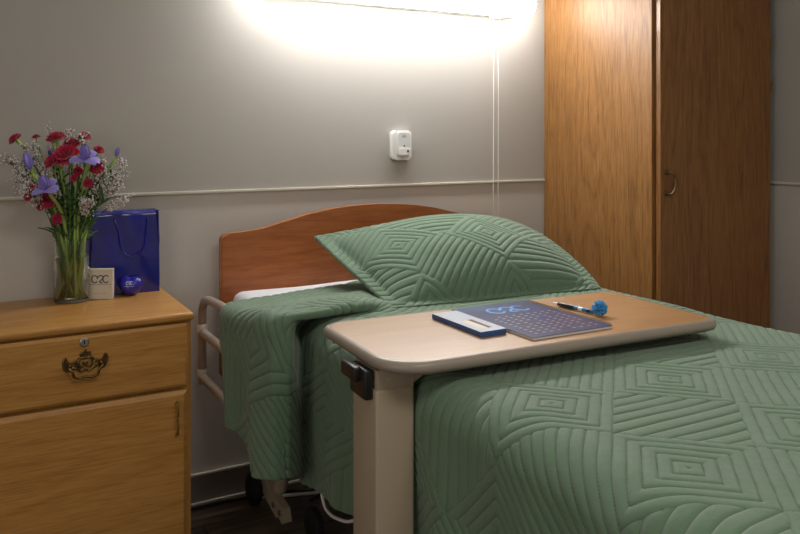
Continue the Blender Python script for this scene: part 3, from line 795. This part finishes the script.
def carnation(px, py, dep, r, face, label, k):
    tip = cam_pt(px, py, WD-dep); r *= 1.12
    ax = (RT*face[0]-FW*face[1]+V((0, 0, face[2]))).normalized()
    t = thing('carnation', label, 'flower', tuple(tip), 0, 'red carnations in the bouquet')
    pth = [p-tip for p in stem_path(tip-ax*r*1.6, k)]
    b = BM(); tube(b, pth, [.0034]*9+[.0026]*(len(pth)-9), 7); obj('stem', b, M['stemlt' if k % 3 else 'stem'], t, 'all')
    b = BM(); tube(b, [-ax*r*1.65, -ax*r*1.3, -ax*r*.5, -ax*r*.15], [.003, r*.26, r*.30, r*.36], 10); obj('calyx', b, M['stemlt'], t, 'all')
    b = BM(); e1 = ax.orthogonal().normalized(); e2 = ax.cross(e1)
    for ring, (cnt, el, L) in enumerate(((11, .08, 1.0), (9, .5, .95), (8, .95, .85), (6, 1.3, .7))):
        for i in range(cnt):
            a = 2*PI*(i+.5*ring)/cnt+Rf.uniform(-.1, .1); rad = e1*math.cos(a)+e2*math.sin(a)
            d = (rad*math.cos(el)+ax*math.sin(el)).normalized(); u_ = (ax*math.cos(el)-rad*math.sin(el)).normalized()
            petal(b, -ax*r*.25, d, u_, r*L*1.15, r*.42, .25, r*.10, 4, Rf.uniform(0, 6))
    obj('petals', b, M['red'], t, 'all'); return t
def iris(px, py, dep, r, tilt, label, k, bud=False, dark=False):
    tip = cam_pt(px, py, WD-dep)
    t = thing('iris', label, 'flower', tuple(tip), 0, 'violet irises in the bouquet')
    ax = (RT*tilt[0]-FW*tilt[1]+V((0, 0, 1))).normalized()
    pth = [p-tip for p in stem_path(tip-ax*r*.9, k)]
    b = BM(); tube(b, pth, .0045, 8); obj('stem', b, M['stemlt'], t, 'all')
    b = BM(); e1 = (RT-ax*RT.dot(ax)).normalized(); e2 = ax.cross(e1)
    # sheath leaf
    petal(b, -ax*r*1.4, ax, e2, r*1.3, r*.16, .2); petal(b, -ax*r*1.3, (ax+e1*.3).normalized(), -e2, r*1.1, r*.14, .2); obj('sheath', b, M['stemlt'], t, 'all')
    b = BM()
    m_ = M['irisd'] if dark else M['iris']
    if bud:
        for i in range(4):
            a = i*PI/2; rad = e1*math.cos(a)+e2*math.sin(a)
            petal(b, -ax*r*.5, (ax+rad*.30).normalized(), -rad, r*1.5, r*.40, .5)
        obj('petals', b, m_, t, 'all'); return t
    for i in range(3):
        a = 2*PI*i/3+.5; rad = e1*math.cos(a)+e2*math.sin(a)
        petal(b, -ax*r*.35, (ax+rad*.45).normalized(), -rad, r*1.55, r*.46, .6)            # standards
        a += PI/3; rad = e1*math.cos(a)+e2*math.sin(a)
        petal(b, -ax*r*.30, (rad*.85+ax*.75).normalized(), (-ax+rad*.5).normalized(), r*1.5, r*.58, 1.1)  # falls
        petal(b, -ax*r*.25, (rad*.75+ax*.85).normalized(), (-ax).normalized(), r*.85, r*.20, .5)
    fl_ = obj('petals', b, m_, t, 'all')
    b = BM()
    for i in range(3):
        a = 2*PI*i/3+.5+PI/3; rad = e1*math.cos(a)+e2*math.sin(a)
        d = (rad*.85+ax*.75).normalized(); s0 = -ax*r*.30+d*r*.45+ax*r*.06; tube(b, [s0, s0+d*r*.35], [r*.07, r*.03], 6)
    obj('yellow_mark', b, M['yellow'], fl_, 'all'); return t
def spray(px, py, dep, rad, label, k, n=221):
    tip = cam_pt(px, py, WD-dep)
    t = thing('filler_flower', label, 'flower', tuple(tip), 0, 'white filler sprays in the bouquet')
    pth = [p-tip for p in stem_path(tip, k)]
    b = BM(); fb = BM(); tube(b, pth, .0012, 5)
    q0 = pth[-7]; dirn = (V((0, 0, 0))-q0).normalized()
    for i in range(13):
        s0 = q0.lerp(V((0, 0, 0)), .15+.85*i/13)
        d = V((Rf.gauss(0, 1), Rf.gauss(0, 1), Rf.gauss(.1, .8))).normalized(); e = s0+(d*.75+dirn*.5)*rad*Rf.uniform(.6, 1.1)
        if (e+tip).y > -.012: e.y = -.014-tip.y
        tube(b, [s0, s0.lerp(e, .5)+V((0, 0, .003)), e], .00055, 4)
        for j in range(n//13):
            u = Rf.uniform(.35, 1.08); p = s0.lerp(e, u)+V((Rf.gauss(0, 1), Rf.gauss(0, 1), Rf.gauss(0, 1)))*rad*.17
            if (p+tip).y > -.008: continue
            tube(b, [s0.lerp(e, u*.85), p], .00035, 3)
            bmesh.ops.create_icosphere(fb, subdivisions=1, radius=Rf.uniform(.0014, .0027), matrix=Matrix.Translation(p) @ Matrix.Diagonal((1, 1, 1.3, 1)))
    obj('stem', b, M['spray'], t); obj('florets', fb, M['floret'], t, 'all')
def foliage(px, py, dep, label, k, L=.07):
    tip = cam_pt(px, py, WD-dep)
    t = thing('leafy_stem', label, 'foliage', tuple(tip), 0, 'green leafy stems in the bouquet')
    pth = [p-tip for p in stem_path(tip, k)]
    b = BM(); tube(b, pth, .0018, 6); obj('stem', b, M['stem'], t, 'all')
    b = BM()
    for i in range(12, len(pth)):
        for s in (0, 1):
            a = i*2.4+s*PI; d = (V((math.cos(a), math.sin(a), .9))).normalized()
            if (pth[i]+tip+d*.04).y > -.015: d.y = -abs(d.y)
            petal(b, pth[i], d, d.orthogonal().normalized(), L*Rf.uniform(.4, .8), .0035, .7, 0, 4)
    obj('leaves', b, M['leafy'], t, 'all')
cs = [(15, 139, .09, .0145, (-.5, .5, .7), 'red carnation alone at the far upper left of the bouquet'),
      (36, 137, .05, .0085, (-.1, .3, 1), 'small red carnation bud near the top left, above the left iris'),
      (56, 138, .05, .0195, (-.1, .4, 1), 'red carnation at the top of the bouquet, left of its middle'),
      (71, 144, .02, .0170, (.1, .5, .9), 'red carnation just above and right of the big central bloom'),
      (84, 137, .00, .0150, (.3, .3, 1), 'red carnation at the top, behind the large pale iris'),
      (99, 150, .03, .0115, (.6, .4, .8), 'red carnation at the right of the large pale iris'),
      (66, 155, .09, .0260, (.0, .8, .7), 'largest red carnation, at the centre of the bouquet'),
      (52, 161, .10, .0170, (-.4, .7, .6), 'red carnation touching the lower left of the largest bloom'),
      (96, 167, .08, .0155, (.4, .8, .4), 'red carnation under the right side of the large pale iris'),
      (78, 171, .09, .0095, (.1, .9, .4), 'upper of two small red carnations below the centre'),
      (74, 178, .10, .0080, (0, .9, .3), 'lower of two small red carnations below the centre'),
      (88, 183, .09, .0100, (.3, .9, .4), 'small red carnation low on the right, above the bag'),
      (30, 193, .11, .0175, (-.6, .7, .4), 'red carnation at the lower left under the yellow-marked iris'),
      (48, 200, .10, .0175, (-.2, .9, .2), 'red carnation low in the middle, above the vase'),
      (57, 219, .08, .0120, (-.2, .9, .1), 'lowest red carnation, closest to the vase rim'),
      (41, 205, .07, .0120, (-.4, .8, .2), 'red carnation tucked between two low blooms at left')]
for k, c in enumerate(cs): carnation(*c, k)
iris(86, 156, .12, .0330, (.1, .5), 'large pale violet iris facing forward right of the centre', 3)
iris(29, 163, .11, .0330, (-.2, .3), 'drooping violet iris at the left of the bouquet', 5, bud=True)
iris(46, 186, .14, .0310, (-.2, .6), 'violet iris with yellow marks low on the left', 8)
iris(117, 153, .05, .0180, (.4, .2), 'violet iris bud standing alone at the far right', 10, bud=True)
iris(50, 154, .04, .0130, (-.1, .2), 'dark blue iris bud left of the largest red carnation', 12, bud=True, dark=True)
sp = [(8, 160, .12, .040, 'white spray at the far left edge of the bouquet'), (22, 188, .14, .034, 'white spray hanging low at the left'),
      (32, 146, .07, .028, 'white spray between the two upper left blooms'), (66, 130, .02, .030, 'tallest white spray at the top of the bouquet'),
      (84, 138, .01, .026, 'white spray behind the top right blooms'), (108, 166, .07, .036, 'white spray below the far right iris bud'),
      (126, 162, .08, .036, 'white spray at the far right edge, its top'), (118, 184, .06, .034, 'white spray at the right above the blue bag'),
      (130, 196, .08, .018, 'thin white spray trailing lowest at the right'), (88, 200, .10, .026, 'white spray low at the centre above the vase'),
      (44, 172, .10, .028, 'white spray at the left centre between the irises'), (50, 133, .03, .022, 'white spray left of the tallest one')]
for k, c in enumerate(sp): spray(*c, k+20)
fo = [(40, 195, .08), (62, 180, .06), (80, 190, .07), (100, 190, .05), (95, 175, .02), (55, 172, .03), (70, 200, .11), (112, 178, .04), (28, 175, .08), (85, 165, .03), (60, 205, .05), (104, 202, .09)]
for k, c in enumerate(fo): foliage(*c, 'green leafy stem filling the middle of the bouquet between the blooms', k+40)

# ------------------------------------------------------------------ wall things
# overbed lamp
t = thing('wall_lamp', 'long lit white fluorescent lamp mounted on the wall above the bed', 'lamp', (0, 0, 0))
LX0, LX1, LZ, = .80, 1.835, 1.553
b = BM(); box(b, LX0+.02, LX1-.03, -.088, -.001, LZ+.008, LZ+.12, .006); hs = obj('housing', b, M['white'], t)
sec = [(-.0885, .006), (-.100, .0), (-.122, .004), (-.138, .020), (-.144, .045), (-.141, .075), (-.126, .100), (-.105, .112), (-.0885, .116)]
b = BM(); rings = []
for x_, k in [(LX0, .3), (LX0+.006, .7), (LX0+.025, .95), (LX0+.05, 1), (LX1-.05, 1), (LX1-.025, .95), (LX1-.006, .7), (LX1, .3)]:
    rings.append([b.verts.new((x_, -.0885+(y+.0885)*(.35+.65*k), LZ+.058+(z-.058)*k)) for y, z in sec])
for A, B in zip(rings, rings[1:]):
    for k in range(len(A)): b.faces.new((A[k], A[(k+1) % len(A)], B[(k+1) % len(A)], B[k]))
b.faces.new(rings[0]); b.faces.new(rings[-1][::-1]); obj('diffuser', b, M['lens'], t, 60)
b = BM(); box(b, 1.655, 1.693, -.105, -.085, LZ-.012, LZ+.004, .003); obj('switch', b, M['white'], t)
for x_, ln in ((1.664, .80), (1.685, .84)):
    b = BM(); tube(b, [(x_, -.097, LZ-.004), (x_+.001, -.0965, LZ-.3), (x_-.001, -.0975, LZ-.6), (x_, -.097, LZ-ln)], .0014, 6); lathe(b, [(.0016, 0), (.005, -.006), (.006, -.022), (.003, -.028)], 12, (x_, -.097, LZ-ln))
    obj('pull_cord', b, M['cord'], t, 'all')
# dispenser
t = thing('air_freshener', 'small white rounded dispenser fixed on the wall above the headboard', 'dispenser', (1.331, -.001, 1.088))
b = BM(); o_ = rrect(.084, .112, .016, 6)
prism(b, [(x*(1+.05*(1-(z/.056)**2)), z) for x, z in o_], .022, lambda a, c, d: (a, -d, c))
bmesh.ops.bevel(b, geom=[e for e in b.edges if all(v.co.y < -.021 for v in e.verts)], offset=.004, segments=3, affect='EDGES'); bd = obj('housing', b, M['white'], t, 40)
M['white2'] = mat('white_plastic_cool', (.70, .72, .74), .4)
b = BM(); prism(b, [(x, z+.004) for x, z in rrect(.052, .088, .007, 5)], .012, lambda a, c, d: (a+.004, -.0222-d, c)); bmesh.ops.bevel(b, geom=[e for e in b.edges if all(v.co.y < -.034 for v in e.verts)], offset=.003, segments=2, affect='EDGES'); fp = obj('cover', b, M['white2'], t, 40)
b = BM(); box(b, -.020, .028, -.0375, -.0343, -.037, -.010, .0014); cv2 = obj('button_panel', b, M['white'], fp)
b = BM(); lathe(b, [(.0035, 0), (.0035, -.001)], 14, (.004, -.0342, -.003), 'y'); obj('sensor', b, M['black'], fp)
b = BM(); box(b, .015, .022, -.0385, -.0376, -.026, -.018); obj('indicator', b, M['black'], cv2)
obj('small_print', text_mesh("IT'S", .011, lambda a, c, d: V((a+.004, -.0346-d, c+.032)), bold=.0002), M['grey'], fp)
b = BM(); box(b, -.006, .010, -.0228, -.0218, -.0498, -.0475); obj('brand_mark', b, M['grey'], bd)

t.scale = (.93, .75, .92)
# ------------------------------------------------------------------ cables on the floor
def cable(name, pts, r, m, label):
    b = BM(); tube(b, bez(pts, 8), r, 8); tag(obj(name, b, m, None, 'all'), label, 'cable')
cable('power_cable', [(.30, -.045, .0045), (.60, -.04, .0045), (.85, -.06, .0045), (1.00, -.12, .0045), (1.15, -.20, .0045), (1.30, -.12, .0045)], .004, M['rubber'], 'black cable lying along the baseboard under the bed')
cable('power_cable', [(.93, -.16, .0045), (1.05, -.10, .0045), (1.20, -.07, .0045), (1.6, -.05, .0045)], .004, M['rubber'], 'second black cable crossing the floor behind the bed wheel')
cable('power_cable', [(.80, -.075, .006), (1.0, -.14, .006), (1.1, -.22, .012), (1.2, -.30, .006), (1.5, -.25, .006)], .005, M['cord'], 'white cable on the floor beneath the bed')
cable('call_cord', [(.80, -.57, .40), (.78, -.585, .26), (.78, -.60, .211), (.78, -.63, .199), (.78, -.684, .207), (.78, -.761, .235), (.79, -.85, .30), (.80, -.90, .40)], .004, M['cord'], 'white cord looping below the hem of the quilt')
